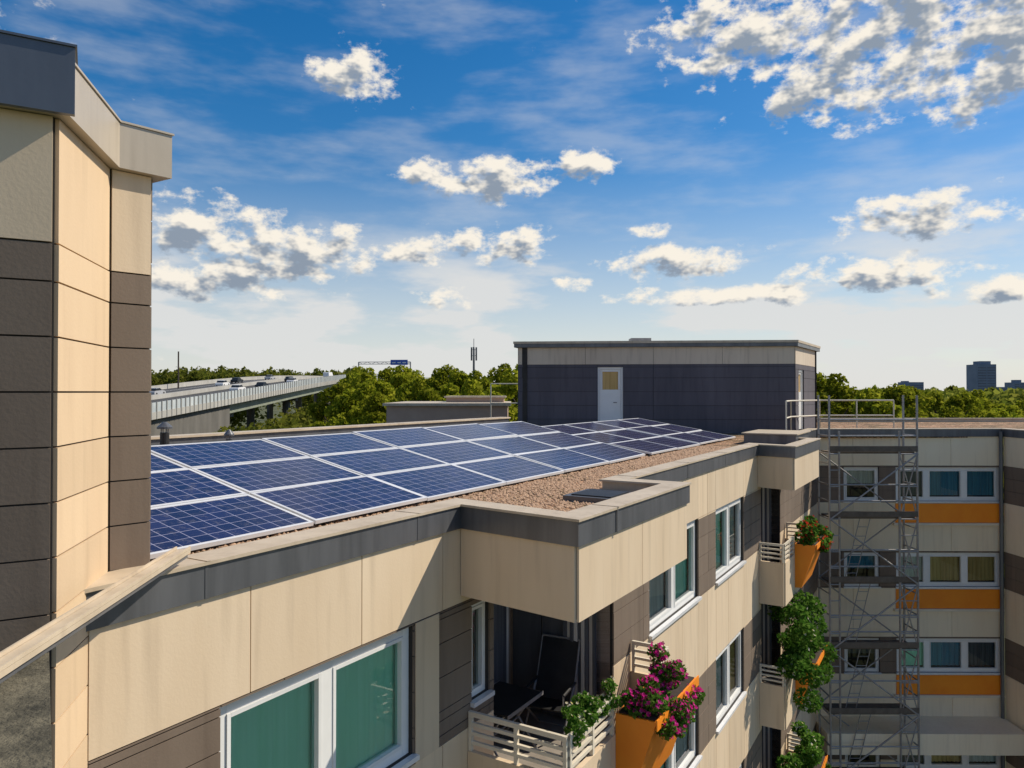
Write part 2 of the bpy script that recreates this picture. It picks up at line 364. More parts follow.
for k in range(NF-1):
    for a,b in wl: ops.append((a,b,-3.62-FL*k,-2.24-FL*k))
facade(B,FA,2.6,11.3,.65,bands(pwb=1.45,pwt=1.1),ops)
facade(B,FA,13.5,19.4,.65,bands(),[])
B.build('courtyard_facade_long',apt)
B=MB()
cs=[['curt_white','curt_green'],['curt_green','curt_white'],['curt_white','curt_gold'],['curt_gold','curt_white'],['curt_dark','curt_white']]
for k in range(NF-1):
    for j,(a,b) in enumerate(wl): window(B,FA,a,b,.65,-3.62-FL*k,-2.24-FL*k,2,cs[(k+j)%5],fw=.085)
B.build('window_group_long',apt,recalc=False)
def roofbox(sb,tl):
    pts=[FA.xy(sb,tl-.28),FA.xy(sb,tl),FA.xy(sb-.22,1.5),FA.xy(sb+2.97,1.53),FA.xy(sb+2.97,.62),FA.xy(sb+2.97,tl-.28)]
    B.prism(pts,ZC-2.16,ZC-1.47,'lining')
    for p,q,w in (((sb,tl+.03),(sb-.22,1.5),.0),((sb-.22,1.5),(sb+2.97,1.53),0),((sb+2.97,1.53),(sb+2.97,.68),0)):
        P=FA.xy(*p);Q=FA.xy(*q); f=Frame(P,Q) 
        c=Vector(FA.xy(sb+1.4,.7)); 
        sg=1 if (Vector(P)-c).dot(f.n)>0 else -1
        cs_=cuts(0,f.L,1.62,[])
        for i in range(len(cs_)-1): B.box(f,cs_[i]+.004,cs_[i+1]-.004,sg*.002,sg*.026,-2.185,-1.452,'beige')
B=MB(); roofbox(0,0); roofbox(10.95,.65); 
B.build('roof_overhang_boxes',apt)
per=[FA.xy(-4.0,.0),FA.xy(0,0),FA.xy(-.22,1.5),FA.xy(2.97,1.53),FA.xy(2.97,.65),FA.xy(10.95,.65),FA.xy(10.73,1.5),FA.xy(13.92,1.53),FA.xy(13.92,.65),FA.xy(19.2,.65),
     (16.1,24.3),(16.3,20.6),(30,19.5),(31,34),(12,34),FA.xy(26,-7),FA.xy(-3.45,-7)]
B=MB()
o1=offset(per,-.05); i1=offset(per,-.028)
B.ring(o1,i1,ZC-1.46,ZC-1.222,'fascia')
o2=offset(per,-.07); i2=offset(per,.24)
B.ring(o2,i2,ZC-1.22,ZC-1.195,'coping')
i0=offset(per,.0); i3=offset(per,.21)
B.ring(i0,i3,ZC-1.45,ZC-1.2215,'coping')
for (s_a,s_b,t_) in ((-3.2,-.2,0),(3.3,10.6,.65),(.6,2.8,1.52)):
    a=s_a
    while a<s_b:
        B.box(FA,a,a+.03,t_-.235,t_+.072,-1.194,-1.190,'coping'); B.box(FA,a,a+.03,t_+.0505,t_+.054,-1.462,-1.223,'fascia'); a+=2.4
B.build('roof_parapet',apt)
B=MB(); B.prism(offset(per,.02),ZC-1.5,ZC-1.37,'gravel'); B.build('gravel_roof',apt)
def stones(n):
    a=rng.uniform(-3,12,n); b=rng.uniform(-1.2,1.25,n)
    lim=np.where((a>.1)&(a<2.7),1.25,np.where(a<=.1,-.25,.4)); ok=b<lim; a=a[ok];b=b[ok]
    px=FA.o.x+FA.d.x*a+FA.n.x*b; py=FA.o.y+FA.d.y*a+FA.n.y*b; P=np.stack([px,py,np.full(len(a),ZC-1.365)],1)
    r=rng.uniform(.010,.030,len(a))[:,None]
    offs=[(1,0,0),(0,1,0),(-1,0,0),(0,-1,0),(0,0,.8)]
    th=rng.uniform(0,6.28,len(a)); c=np.cos(th);s=np.sin(th)
    V=[]
    for o in offs:
        V.append(P+np.stack([o[0]*c-o[1]*s,o[0]*s+o[1]*c,np.full(len(a),o[2])],1)*r*rng.uniform(.7,1.2,(len(a),1)))
    V=np.stack(V,1).reshape(-1,3); base=(np.arange(len(a))*5)[:,None]
    F=np.concatenate([base+np.array([[0,1,4]]),base+np.array([[1,2,4]]),base+np.array([[2,3,4]]),base+np.array([[3,0,4]])])
    np_obj('loose_gravel',V,F,['stone'],np.zeros(len(F)),apt)
stones(20000)
B=MB()
B.box(FA,-3.4,12.6,-7.3,-7.02,-3,-.80,'fascia'); B.box(FA,-3.45,12.65,-7.34,-6.98,-.798,-.76,'coping')
B.box(FA,-3.4,26,-7.0,-6.7,GZ,-1.52,'taupe')
B.build('rear_wall',apt)
def stack(sb,tl,sl,sr,floors,name):
    B=MB(); G=MB()
    for k in range(floors):
        o=-FL*k
        fz=-4.5+o
        B.box(FA,sb+.14,sb+3.2,-.9,1.18,fz-.2,fz,'tile')
        zt=-2.165+o if k==0 else -1.9+o
        B.box(FA,sl,sr,-1.2,-.92,fz+.001,zt,'lining')
        B.box(FA,sr,sr+.25,-.92,.62,fz+.001,zt,'lining'); 
        B.box(FA,sl-.25,sl-.002,-.92,tl-.31,fz+.001,zt,'lining')
        f=Frame(FA.xy(sr-.03,-.86),FA.xy(sr-.03,.10))
        for q,(x0,x1) in enumerate(((.0,.46),(.48,.95))):
            G.box(f,x0,x1,-.002,.02,fz+.02,fz+2.1,'fascia'); G.box(f,x0+.05,x1-.05,-.024,-.004,fz+.1,fz+2.0,'curt_dark')
        fb=Frame(FA.xy(sl,-.9),FA.xy(sr,-.9))
        G.box(fb,.1,fb.L-.15,.0,.03,fz+.02,fz+2.15,'whitep'); G.box(fb,.17,fb.L*.5-.03,.032,.036,fz+.1,fz+2.08,'curt_dark'); G.box(fb,fb.L*.5+.03,fb.L-.22,.032,.036,fz+.1,fz+2.08,'curt_dark')
        for i in range(9):
            a=-.02+i*.055; G.box(FA,sr-.12+.02*math.sin(i*2.0),sr-.10+.02*math.sin(i*2.0),a,a+.05,fz+.1,zt-.1,'curt_white' if i%2 else 'curt_dark')
        x0,x1=sb+.14,sb+3.2; to=1.22
        pz0,pz1=-4.88+o,-3.90+o
        B.box(FA,x0-.03,x0+.03,tl+.03,to,pz0,pz1,'beige')
        cc=cuts(x0+.035,x1-.035,1.0,[])
        for i in range(len(cc)-1): B.box(FA,cc[i]+.004,cc[i+1]-.004,to-.03,to+.03,pz0,pz1,'beige')
        B.box(FA,x1-.03,x1+.03,.68,to,pz0,pz1,'beige')
        rz=[-3.5+o,-3.605+o,-3.705+o,-3.805+o]
        def rail(p,q):
            P=FA.xy(*p);Q=FA.xy(*q); f=Frame(P,Q)
            for j,z in enumerate(rz):
                h=.026 if j==0 else .018
                B.box(f,0,f.L,-.018,.018,z-h,z+h,'cream')
            npost=max(1,int(round(f.L/.55)))
            for j in range(npost+1):
                a=f.L*j/npost; a=min(max(a,.02),f.L-.02); B.box(f,a-.02,a+.02,-.022,.022,pz1+.002,-3.475+o,'cream')
        rail((x0,tl+.03),(x0,to)); rail((x0+.03,to),(x0+1.15,to)); rail((x1,.7),(x1,to)); rail((x0+2.66,to),(x1-.03,to))
        a0,a1=sb+1.3,sb+2.8
        sec=[(1.252,-3.66+o),(1.74,-3.66+o),(1.40,-4.70+o),(1.252,-4.70+o)]
        B.hexa([FA(a0,*sec[3]),FA(a1,*sec[3]),FA(a1,*sec[2]),FA(a0,*sec[2]),FA(a0,*sec[0]),FA(a1,*sec[0]),FA(a1,*sec[1]),FA(a0,*sec[1])],'orange')
        B.box(FA,a0+.03,a1-.03,1.28,1.71,-3.6595+o,-3.645+o,'soil')
        B.box(FA,a0-.02,a1+.02,1.742,1.757,-3.75+o,-3.63+o,'orange')
    B.build(name,apt); G.build(name+'_doors',apt)
stack(0,0,.65,2.6,5,'balcony_stack'); stack(10.95,.65,11.3,13.5,5,'balcony_stack')
# ------------------------------------------------------------------ right wing
B=MB(); Gw=MB()
FW=Frame((9.6,24.36),(16.1,24.3))
x=lambda X: X-9.6
ops=[]
def wb(top=-1.45):
    out=[(top,-2.42,'litbeige',1.6,None)]
    for k in range(NF):
        o=-FL*k; out.append((-2.42+o,-3.62+o,'taupe',1.2,.4)); out.append((-3.62+o,max(-5.22+o,GZ),'litbeige',1.6,None))
    return [b for b in out if b[0]-b[1]>.05]
def wz(k):
    o=-FL*k-(.35 if k>=3 else 0); return -3.58+o,-2.47+o
for k in range(NF-1):
    a,b=wz(k)
    ops.append((x(10.9),x(12.05),a,b)); ops.append((x(12.6),x(16.0),a,b))
facade(B,FW,0,6.5,0,wb(),ops)
cw=[(['curt_white'],['curt_dark','curt_blue','curt_blue']),(['curt_blue'],['curt_white','curt_gold','curt_gold']),(['curt_dark'],['curt_green','curt_blue','curt_dark']),(['curt_white'],['curt_dark','curt_gold','curt_white']),(['curt_white'],['curt_dark','curt_white','curt_dark'])]
for k in range(NF-1):
    o=-FL*k; a,b=wz(k)
    window(Gw,FW,x(10.9),x(12.05),0,a,b,1,cw[k][0],fw=.08,half=.5)
    window(Gw,FW,x(12.6),x(16.0),0,a,b,3,cw[k][1],fw=.10,splits=[.3,.66],half=.85)
    if k<3:
        B.box(FW,x(12.58),x(16.02),.026,.055,-4.28+o,-3.66+o,'orange')
        B.box(FW,x(12.5),x(16.05),.026,.12,-4.36+o,-4.285+o,'cream')
B.box(FW,x(9.8),x(16.0),.03,1.3,-11.25,-10.6,'litbeige')
F3=Frame((16.1,24.28),(16.3,20.5))
facade(B,F3,.05,F3.L,0,wb(),[])
F4=Frame((16.3,20.55),(30,19.5))
facade(B,F4,.0,F4.L,0,wb(),[])
B.cyl(W(15.95,24.15,-1.3),W(15.95,24.15,GZ),.06,'fascia')
B.build('wing_facade',apt); Gw.build('window_group_wing',apt,recalc=False)
# ------------------------------------------------------------------ penthouse
ph=empty('rooftop_plant_house')
B=MB()
P0=(.22,25.0);P1=(9.25,24.2);P2=(11.3,27.5);P3=(1.7,30.5)
FP=Frame(P0,P1); FQ=Frame(P1,P2)
pb=[(1.5,.92,'pbeige',2.25,None),(.92,-1.37,'slate',4.5,.46)]
facade(B,FP,0,FP.L,0,pb,[(2.66,3.5,-1.37,.83)])
facade(B,FQ,.03,FQ.L,0,pb,[(.55,1.45,-1.3,.75)])
FR=Frame(P2,P3);FS=Frame(P3,P0)
facade(B,FR,0,FR.L,0,pb,[]);facade(B,FS,0,FS.L,0,pb,[])
B.build('cladding',ph)
B=MB(); pp=[P0,P1,P2,P3]
B.prism(offset(pp,-.12),ZC+1.50,ZC+1.62,'fascia'); B.prism(offset(pp,-.14),ZC+1.622,ZC+1.70,'coping'); 
B.box(W,4.2,4.9,26,26.6,1.7,1.9,'steel')
B.build('roof_slab',ph)
B=MB()
def door(F,a0,a1,z0,z1):
    B.box(F,a0,a0+.07,-.12,-.02,z0,z1,'whitep');B.box(F,a1-.07,a1,-.12,-.02,z0,z1,'whitep');B.box(F,a0+.072,a1-.072,-.12,-.02,z1-.07,z1,'whitep')
    B.box(F,a0+.075,a1-.075,-.11,-.05,z0+.02,z1-.75,'whitep')
    B.box(F,a0+.075,a0+.16,-.11,-.05,z1-.748,z1-.075,'whitep');B.box(F,a1-.16,a1-.075,-.11,-.05,z1-.748,z1-.075,'whitep')
    B.box(F,a0+.162,a1-.162,-.11,-.05,z1-.15,z1-.075,'whitep')
    B.box(F,a0+.162,a1-.162,-.095,-.08,z1-.748,z1-.152,'curt_gold')
    B.cyl(F(a1-.2,-.03,z0+1.0),F(a1-.32,-.03,z0+1.0),.015,'steel')
door(FP,2.66,3.5,-1.35,.83); door(FQ,.55,1.45,-1.28,.75)
B.build('door_group',ph)
nb=empty('rear_roof_block')
B=MB(); B.box(W,-5.6,-.2,33,40,GZ,-.62,'pink'); B.box(W,-5.75,-.05,32.85,40.1,-.618,-.5,'coping'); B.box(W,-3.2,-.4,36,39,-.5,-.28,'pink'); B.box(W,-3.3,-.3,35.9,39.1,-.278,-.2,'coping')
B.build('walls',nb)
def vent(X,Y,h,r):
    B=MB(); z=-1.37
    B.cyl(W(X,Y,z),W(X,Y,z+h),r,'black',n=16); B.cyl(W(X,Y,z+h+.06),W(X,Y,z+h+.09),r*1.7,'fascia',n=16); B.cyl(W(X,Y,z+h+.09),W(X,Y,z+h+.17),r*1.7,'fascia',r*.4,n=16)
    for a in range(4):
        c=math.cos(a*math.pi/2)*r*.8;s=math.sin(a*math.pi/2)*r*.8; B.cyl(W(X+c,Y+s,z+h),W(X+c,Y+s,z+h+.07),.01,'steel',n=6)
    B.build('roof_vent')
xx=FA.xy(.75,-6.3); vent(xx[0],xx[1],.72,.07)
xx=FA.xy(1.9,-6.2); vent(xx[0],xx[1],.55,.05)
B=MB(); B.box(FA,1.75,2.5,.35,1.05,-1.37,-1.30,'fascia'); B.box(FA,1.83,2.42,.43,.97,-1.30,-1.285,'black'); B.build('roof_gully')
# ------------------------------------------------------------------ solar array
sa=empty('solar_panel_array')
B=MB()
def plane_panels(s0,n,pitch,rows,tilt,z0,t0=-.93):
    ct,st=math.cos(tilt),math.sin(tilt)
    for r in range(rows):
        for i in range(n):
            a0=s0+i*pitch+.012; a1=s0+(i+1)*pitch-.012; w0=r*1.02+.006; w1=w0+1.008
            j0,j1,j2=[random.uniform(-.008,.008) for _ in range(3)]
            def P(a,w,h=0):
                hh=h+j0+(a-a0)*j1+(w-w0)*j2
                return FA(a,t0-w*ct+hh*st,z0+w*st+hh*ct)
            fw=.036
            for (x0,x1,y0,y1) in ((a0,a1,w0,w0+fw),(a0,a1,w1-fw,w1),(a0,a0+fw,w0+fw,w1-fw),(a1-fw,a1,w0+fw,w1-fw)):
                B.hexa([P(x0,y0,-.035),P(x1,y0,-.035),P(x1,y1,-.035),P(x0,y1,-.035),P(x0,y0,.004),P(x1,y0,.004),P(x1,y1,.004),P(x0,y1,.004)],'alu')
            B.poly([P(a0+fw,w0+fw),P(a1-fw,w0+fw),P(a1-fw,w1-fw),P(a0+fw,w1-fw)],'solar',[(0,0),(1,0),(1,1),(0,1)])
    for i in range(n+1):
        a=s0+i*pitch
        for w in (.15,rows*1.02-.15):
            z=z0+w*st-.05; p=FA(a,t0-w*ct,z); B.cyl(p,(p[0],p[1],ZC-1.36),.02,'steel')
    for w in (.3,rows*.5,rows*1.02-.3):
        B.cyl(FA(s0,t0-w*ct,z0+w*st-.06),FA(s0+n*pitch,t0-w*ct,z0+w*st-.06),.02,'steel')
plane_panels(-3.05,6,1.85,3,math.radians(12),-1.30)
plane_panels(8.4,4,1.75,3,math.radians(9),-1.30)
B.build('panel_modules',sa,recalc=False)
# ------------------------------------------------------------------ cladding tower left
tw=empty('clad_stair_tower')
A=(-3.5,3.45);Bp=(-2.50,4.02);C=(-2.72,4.95);D=(-2.53,5.16)
E=(D[0]-.8575*5,D[1]+.5145*5); G_=(-8,4.0); 
B=MB()
def tb(upper,lower,pw): return [(1.5,.81,upper,pw,None),(.81,GZ,lower,pw,.30)]
f=Frame(A,Bp); facade(B,f,0,f.L,0,tb('beige','taupe',1.2),[],thick=.08)
f=Frame(Bp,C); facade(B,f,.01,f.L-.01,0,tb('tan','tan',1.0),[],thick=.08)
f=Frame(C,D); facade(B,f,.02,f.L,0,tb('beige','taupe',1.2),[],thick=.05)
f=Frame(D,E); facade(B,f,.01,f.L,0,[(1.5,GZ,'taupe',1.4,.30)],[],thick=.08)
B.build('cladding',tw)
B=MB()
tp=[A,Bp,C,D,E,G_]
B.prism(offset(tp,.01),0,ZC+1.5,'backing')
B.prism(offset(tp,-.09),ZC+1.50,ZC+1.80,'capmetal'); B.prism(offset(tp,-.10),ZC+1.802,ZC+1.815,'capmetal')
f=Frame(A,Bp)
B.box(f,-.5,f.L+.10,.092,.13,1.49,1.85,'capshade'); B.box(f,-.5,f.L+.11,-.3,.14,1.852,1.865,'capshade')
B.build('parapet_cap',tw)
lg=empty('adjoining_roof_ledge')
B=MB()
B.prism([(-1.2,1.95),(-2.045,3.28),(-2.07,3.24),(-1.94,2.0),(-1.86,1.2)],0,ZC-1.15,'taupe','moss')
B.build('ledge_block',lg)
B=MB()
f=Frame((-1.945,2.0),(-2.28,5.14))
B.box(f,0,f.L,-.05,.05,-1.115,-1.09,'coping'); B.box(f,0,f.L,-.05,-.04,-1.088,-1.07,'coping'); B.box(f,0,f.L,.04,.05,-1.088,-1.07,'coping'); B.box(f,.0,f.L-.0,-.03,.03,-1.148,-1.117,'fascia')
B.build('metal_flashing',lg)
# ------------------------------------------------------------------ leaves helper
def leaf_quads(P,size,up=.3,asp=.6):
    n=len(P); nr=rng.normal(size=(n,3)); nr[:,2]+=up; nr/=np.linalg.norm(nr,axis=1)[:,None]
    h=rng.normal(size=(n,3)); u=np.cross(nr,h); u/=np.linalg.norm(u,axis=1)[:,None]; w=np.cross(nr,u)
    s=(size*(.6+.8*rng.random(n)))[:,None]
    V=np.stack([P-u*s,P-w*s*asp+nr*s*.15,P+u*s,P+w*s*asp+nr*s*.15],1).reshape(-1,3)
    F=np.arange(4*n).reshape(-1,4); return V,F
def disc_flowers(P,size,facing):
    n=len(P); nr=rng.normal(size=(n,3))*.6+np.array(facing); nr/=np.linalg.norm(nr,axis=1)[:,None]
    h=rng.normal(size=(n,3)); u=np.cross(nr,h); u/=np.linalg.norm(u,axis=1)[:,None]; w=np.cross(nr,u)
    s=(size*(.75+.5*rng.random(n)))[:,None]; V=[]
    for k in range(5):
        a=2*math.pi*k/5; 
        def d(ang,r): return P+ (u*math.cos(ang)+w*math.sin(ang))*s*r+nr*s*.35*r
        V.append(np.stack([P,d(a-.55,.85),d(a,1.05),d(a+.55,.85)],1))
    V=np.concatenate(V,0).reshape(-1,3); return V,np.arange(len(V)).reshape(-1,4)
def join(parts):
    Vs=[];Fs=[];ms=[];o=0
    for V,F,m in parts: Vs.append(V);Fs.append(F+o);ms.append(np.full(len(F),m));o+=len(V)
    return np.concatenate(Vs),np.concatenate(Fs),np.concatenate(ms)
def blob_pts(n,lobes):
    idx=rng.integers(0,len(lobes),n); L=np.array(lobes)[idx]
    d=rng.normal(size=(n,3)); d/=np.linalg.norm(d,axis=1)[:,None]; r=(.35+.65*rng.random(n)**.5)[:,None]
    return L[:,:3]+d*r*L[:,3:6]
def plant(name,F,s0,s1,t0,t1,z0,z1,nl,nfl,flower,fs=.03,ls=.04,hang=0.,lr=.16,nh=4):
    lobes=[]
    for i in range(16):
        a=random.uniform(s0,s1);b=random.uniform(t0,t1);z=random.uniform(z0,z1-.05)
        if hang and i<nh: b=t1+.02; z=z0-random.uniform(0,hang)
        lobes.append((*F(a,b,z),lr,lr,lr*.8))
    for i in range(5): lobes.append((*F(s0+(s1-s0)*(i+.5)/5,(t0+t1)/2,z0+.05),lr*1.1,lr,lr*.6))
    P=blob_pts(nl,lobes); V,Fq=leaf_quads(P,ls); parts=[(V,Fq,0)]
    if nfl:
        P=blob_pts(nfl,[(l[0],l[1],l[2]+.02,l[3]*1.08,l[4]*1.08,l[5]*1.1) for l in lobes]); V,Fq=disc_flowers(P,fs,(F.n.x*.6,F.n.y*.6-.3,.7)); parts.append((V,Fq,1))
    V,Fq,m=join(parts); np_obj(name,V,Fq,['leafpot',flower or 'petwht'],m)
plant('petunia_plant',FA,1.25,2.8,1.25,1.75,-3.66,-3.28,3800,680,'petmag',.027,.030,hang=.35,lr=.14,nh=8)
plant('marigold_plant',FA,.3,1.3,1.05,1.28,-3.56,-3.28,2200,190,'petwht',.016,.028,lr=.10)
plant('geranium_plant',FA,12.2,13.85,1.25,1.75,-3.66,-3.2,2400,260,'petred',.035,.05,hang=.15)
plant('balcony_shrub',FA,11.0,14.0,.9,1.7,-6.4,-4.95,6000,60,'petwht',.035,.055,hang=.5,lr=.33)
plant('balcony_shrub',FA,11.4,14.0,1.1,1.7,-9.2,-8.4,2600,60,'petwht',.035,.06,hang=.4,lr=.22)
# ------------------------------------------------------------------ balcony furniture
def chair(F0,ang):
    B=MB()
    c=Vector(F0); R=Matrix.Rotation(ang,3,'Z')
    def T(x,y,z): p=R@Vector((x,y,z)); return tuple(c+p)
    w=.27
    for sx in (-w,w):
        B.cyl(T(sx,-.28,0),T(sx,.18,.62),.014,'steel'); B.cyl(T(sx,.30,0),T(sx,-.22,.44),.014,'steel')
        B.cyl(T(sx,.14,.40),T(sx,.42,1.15),.014,'steel'); B.cyl(T(sx,-.24,.44),T(sx,.16,.42),.014,'steel'); B.cyl(T(sx,-.2,.62),T(sx,.24,.64),.02,'black')
        B.cyl(T(sx,-.22,.44),T(sx,-.2,.62),.012,'steel')
    B.hexa([T(-w,-.25,.43),T(w,-.25,.43),T(w,.15,.40),T(-w,.15,.40),T(-w,-.25,.445),T(w,-.25,.445),T(w,.15,.415),T(-w,.15,.415)],'black')
    B.hexa([T(-w,.15,.42),T(w,.15,.42),T(w,.42,1.13),T(-w,.42,1.13),T(-w,.135,.425),T(w,.135,.425),T(w,.405,1.135),T(-w,.405,1.135)],'black')
    B.cyl(T(-w,-.28,.01),T(w,-.28,.01),.012,'steel');B.cyl(T(-w,.30,.01),T(w,.30,.01),.012,'steel');B.cyl(T(-w,.42,1.15),T(w,.42,1.15),.014,'steel')
    B.build('folding_chair')
p=FA(2.05,.0,-4.5); chair(p,math.radians(-25))
B=MB()
def T(a,b,z): return FA(1.25+a,-.22+b,-4.5+z)
B.box(T,-.42,.42,-.32,.32,.70,.72,'black')
B.box(T,-.43,.43,-.33,-.322,.68,.725,'steel');B.box(T,-.43,.43,.322,.33,.68,.725,'steel')
for sx in (-.36,.36):
    B.cyl(T(sx,-.28,0),T(sx,.25,.7),.014,'steel'); B.cyl(T(sx,.28,0),T(sx,-.25,.7),.014,'steel')
B.cyl(T(-.36,.0,.35),T(.36,0,.35),.01,'steel')
B.build('folding_table')
# ------------------------------------------------------------------ scaffold
B=MB()
sx=[9.75,12.45]; sy=[22.75,23.55]
lifts=[-1.35-.55-2.0*i for i in range(9)]
for X in sx+[11.9,10.05]:
    for Y in sy:
        if X in (11.9,10.05) and Y==sy[1]: continue
        B.cyl(W(X,Y,-.1 if X in sx else -1.2),W(X,Y,GZ),.034,'steel')
for z in lifts:
    B.box(W,sx[0]+.05,sx[1]-.05,sy[0]+.06,sy[0]+.37,z,z+.06,'plank'); B.box(W,sx[0]+.05,sx[1]-.05,sy[0]+.39,sy[1]-.06,z,z+.06,'plank')
    B.box(W,sx[0],sx[1],sy[0]-.04,sy[0]-.015,z+.07,z+.24,'plank')
    for h in (.5,1.0):
        B.cyl(W(sx[0],sy[0],z+h+.05),W(sx[1],sy[0],z+h+.05),.026,'steel')
        for X in sx: B.cyl(W(X,sy[0],z+h+.05),W(X,sy[1],z+h+.05),.024,'steel')
    for X in sx: B.cyl(W(X,sy[0],z),W(X,sy[1],z),.026,'steel'); B.cyl(W(X,sy[0],z-.3),W(X,sy[1],z-.3),.018,'steel')
for i in range(len(lifts)-1):
    a,b=(sx[0],sx[1]) if i%2 else (sx[1],sx[0])
    B.cyl(W(a,sy[0]-.05,lifts[i]),W(b,sy[0]-.05,lifts[i+1]),.026,'steel')
    B.cyl(W(b,sy[1]+.05,lifts[i]),W(a,sy[1]+.05,lifts[i+1]),.022,'steel')
    B.cyl(W(11.9,sy[0]-.02,lifts[i]),W(12.45,sy[0]-.02,lifts[i+1]),.02,'steel');B.cyl(W(12.45,sy[0]-.02,lifts[i]),W(11.9,sy[0]-.02,lifts[i+1]),.02,'steel')
    for q in range(4):
        zq=lifts[i]-q*.5; B.cyl(W(11.9,sy[0]-.02,zq),W(12.45,sy[0]-.02,zq),.018,'steel'); B.cyl(W(9.75,sy[0]-.02,zq),W(10.05,sy[0]-.02,zq),.018,'steel')
for i in range(1,len(lifts)-1):
    for dx in (0,.32): B.cyl(W(10.3+dx,sy[0]+.25,lifts[i+1]),W(10.8+dx,sy[0]+.25,lifts[i]),.014,'steel')
    for j in range(7):
        q=j/7; B.cyl(W(10.3+.5*q,sy[0]+.25,lifts[i+1]+2*q),W(10.62+.5*q,sy[0]+.25,lifts[i+1]+2*q),.010,'steel')
B.build('scaffold')
def guard(pts,z0,z1,name='roof_guardrail'):
    B=MB()
    for i in range(len(pts)-1):
        p,q=pts[i],pts[i+1]; L=math.dist(p,q); n=max(1,int(L/1.2))
        for z in (z1,(z0+z1)/2): B.cyl(W(*p,z),W(*q,z),.024,'cream')
        for j in range(n+1):
            x_=p[0]+(q[0]-p[0])*j/n; y_=p[1]+(q[1]-p[1])*j/n; B.cyl(W(x_,y_,z0),W(x_,y_,z1),.024,'cream')
    B.build(name)
guard([(8.9,23.6),(10.4,25.0),(12.9,25.0)],-1.3,-.28)
guard([(8.9,23.6),(8.3,22.4)],-1.3,-.28)
guard([(-.9,31.5),(.3,31.5)],-1.3,.35)
B=MB(); B.box(FA,13.3,15.2,-.2,1.1,-1.36,-1.10,'fascia'); B.box(FA,13.25,15.25,-.25,1.15,-1.098,-1.07,'coping'); B.build('skylight_curb')
# ------------------------------------------------------------------ ground
M['ground']=mat_noise('meadow_ground',(.045,.06,.018),(.11,.11,.04),.02,.95,detail=8)
B=MB(); B.poly([(-5000,-3000,0),(5000,-3000,0),(5000,8000,0),(-5000,8000,0)],'ground'); B.build('ground',recalc=False)
B=MB(); B.poly([(3,5,.004),(16,5,.004),(16,24,.004),(10,24,.004)],'asphalt'); B.build('courtyard_pavement',recalc=False)
# ------------------------------------------------------------------ highway bridge
hw=empty('highway_bridge')
path=[(-49,40,-6.2),(-49,70,-4.8),(-49,100,-3.05),(-49,130,-1.3),(-49,160,.5),(-49.5,190,2.2),(-50,220,3.6),(-49,250,4.6),(-46,285,5.2),(-40,330,5.2),(-30,390,4.6),(-15,470,3.5)]
def cat(P,t):
    i=min(int(t),len(P)-2); f=t-i; p0=P[max(i-1,0)];p1=P[i];p2=P[i+1];p3=P[min(i+2,len(P)-1)]
    return Vector([.5*((2*p1[k])+(-p0[k]+p2[k])*f+(2*p0[k]-5*p1[k]+4*p2[k]-p3[k])*f*f+(-p0[k]+3*p1[k]-3*p2[k]+p3[k])*f**3) for k in range(3)])
NS=110; pp=[cat(path,(len(path)-1)*i/NS) for i in range(NS+1)]
nrm=[]
for i in range(NS+1):
    t=(pp[min(i+1,NS)]-pp[max(i-1,0)]); nrm.append(Vector((-t.y,t.x,0)).normalized())
def HP(i,off,dz): p=pp[i]+nrm[i]*off; return (p.x,p.y,p.z+dz+ZC)
B=MB()
def sweep(o0,o1,z0,z1,mat,rng_=None):
    for i in range(NS):
        if rng_ and not rng_(i): continue
        B.hexa([HP(i,o0,z0),HP(i+1,o0,z0),HP(i+1,o1,z0),HP(i,o1,z0),HP(i,o0,z1),HP(i+1,o0,z1),HP(i+1,o1,z1),HP(i,o1,z1)],mat)
W_=27
sweep(0,W_,-.6,0,'concrete'); sweep(.35,W_-.35,.004,.06,'asphalt')
sweep(-.25,-.01,-.75,.25,'concrete'); sweep(1.2,1.9,-2.6,-.602,'barriergreen'); sweep(W_-2,W_-1.2,-2.6,-.602,'barriergreen'); sweep(W_/2-.4,W_/2+.4,-2.6,-.602,'barriergreen')
sweep(W_/2-.3,W_/2+.3,.062,.85,'concrete')
sweep(W_+.01,W_+.25,-.6,1.0,'concrete')
for off in (4.2,W_-4.2): sweep(off,off+.15,.064,.068,'marking')
for off in (8,W_-8): sweep(off,off+.15,.064,.068,'marking',lambda i:i%2==0)
B.build('deck',hw)
B=MB()
for i in range(NS):
    B.hexa([HP(i,-.20,.25),HP(i+1,-.20,.25),HP(i+1,-.12,.25),HP(i,-.12,.25),HP(i,-.20,1.55),HP(i+1,-.20,1.55),HP(i+1,-.12,1.55),HP(i,-.12,1.55)],'barrier')
    for q in (0,.5):
        a=Vector(HP(i,-.26,-.75)).lerp(Vector(HP(i+1,-.26,-.75)),q); b=a+Vector((0,0,2.4)); B.cyl(a,b,.11,'concrete',n=6)
B.build('noise_barrier',hw)
B=MB()
for i in range(4,NS,14):
    for off in (5,W_/2,W_-5):
        p=HP(i,off,-2.6); B.cyl((p[0],p[1],0),p,.9,'shadeconc',n=12)
    a=HP(i,2.5,-2.6);b=HP(i,W_-2.5,-2.6); B.hexa([(a[0],a[1]-.8,a[2]-1),(b[0],b[1]-.8,b[2]-1),(b[0],b[1]+.8,b[2]-1),(a[0],a[1]+.8,a[2]-1),(a[0],a[1]-.8,a[2]),(b[0],b[1]-.8,b[2]),(b[0],b[1]+.8,b[2]),(a[0],a[1]+.8,a[2])],'shadeconc')
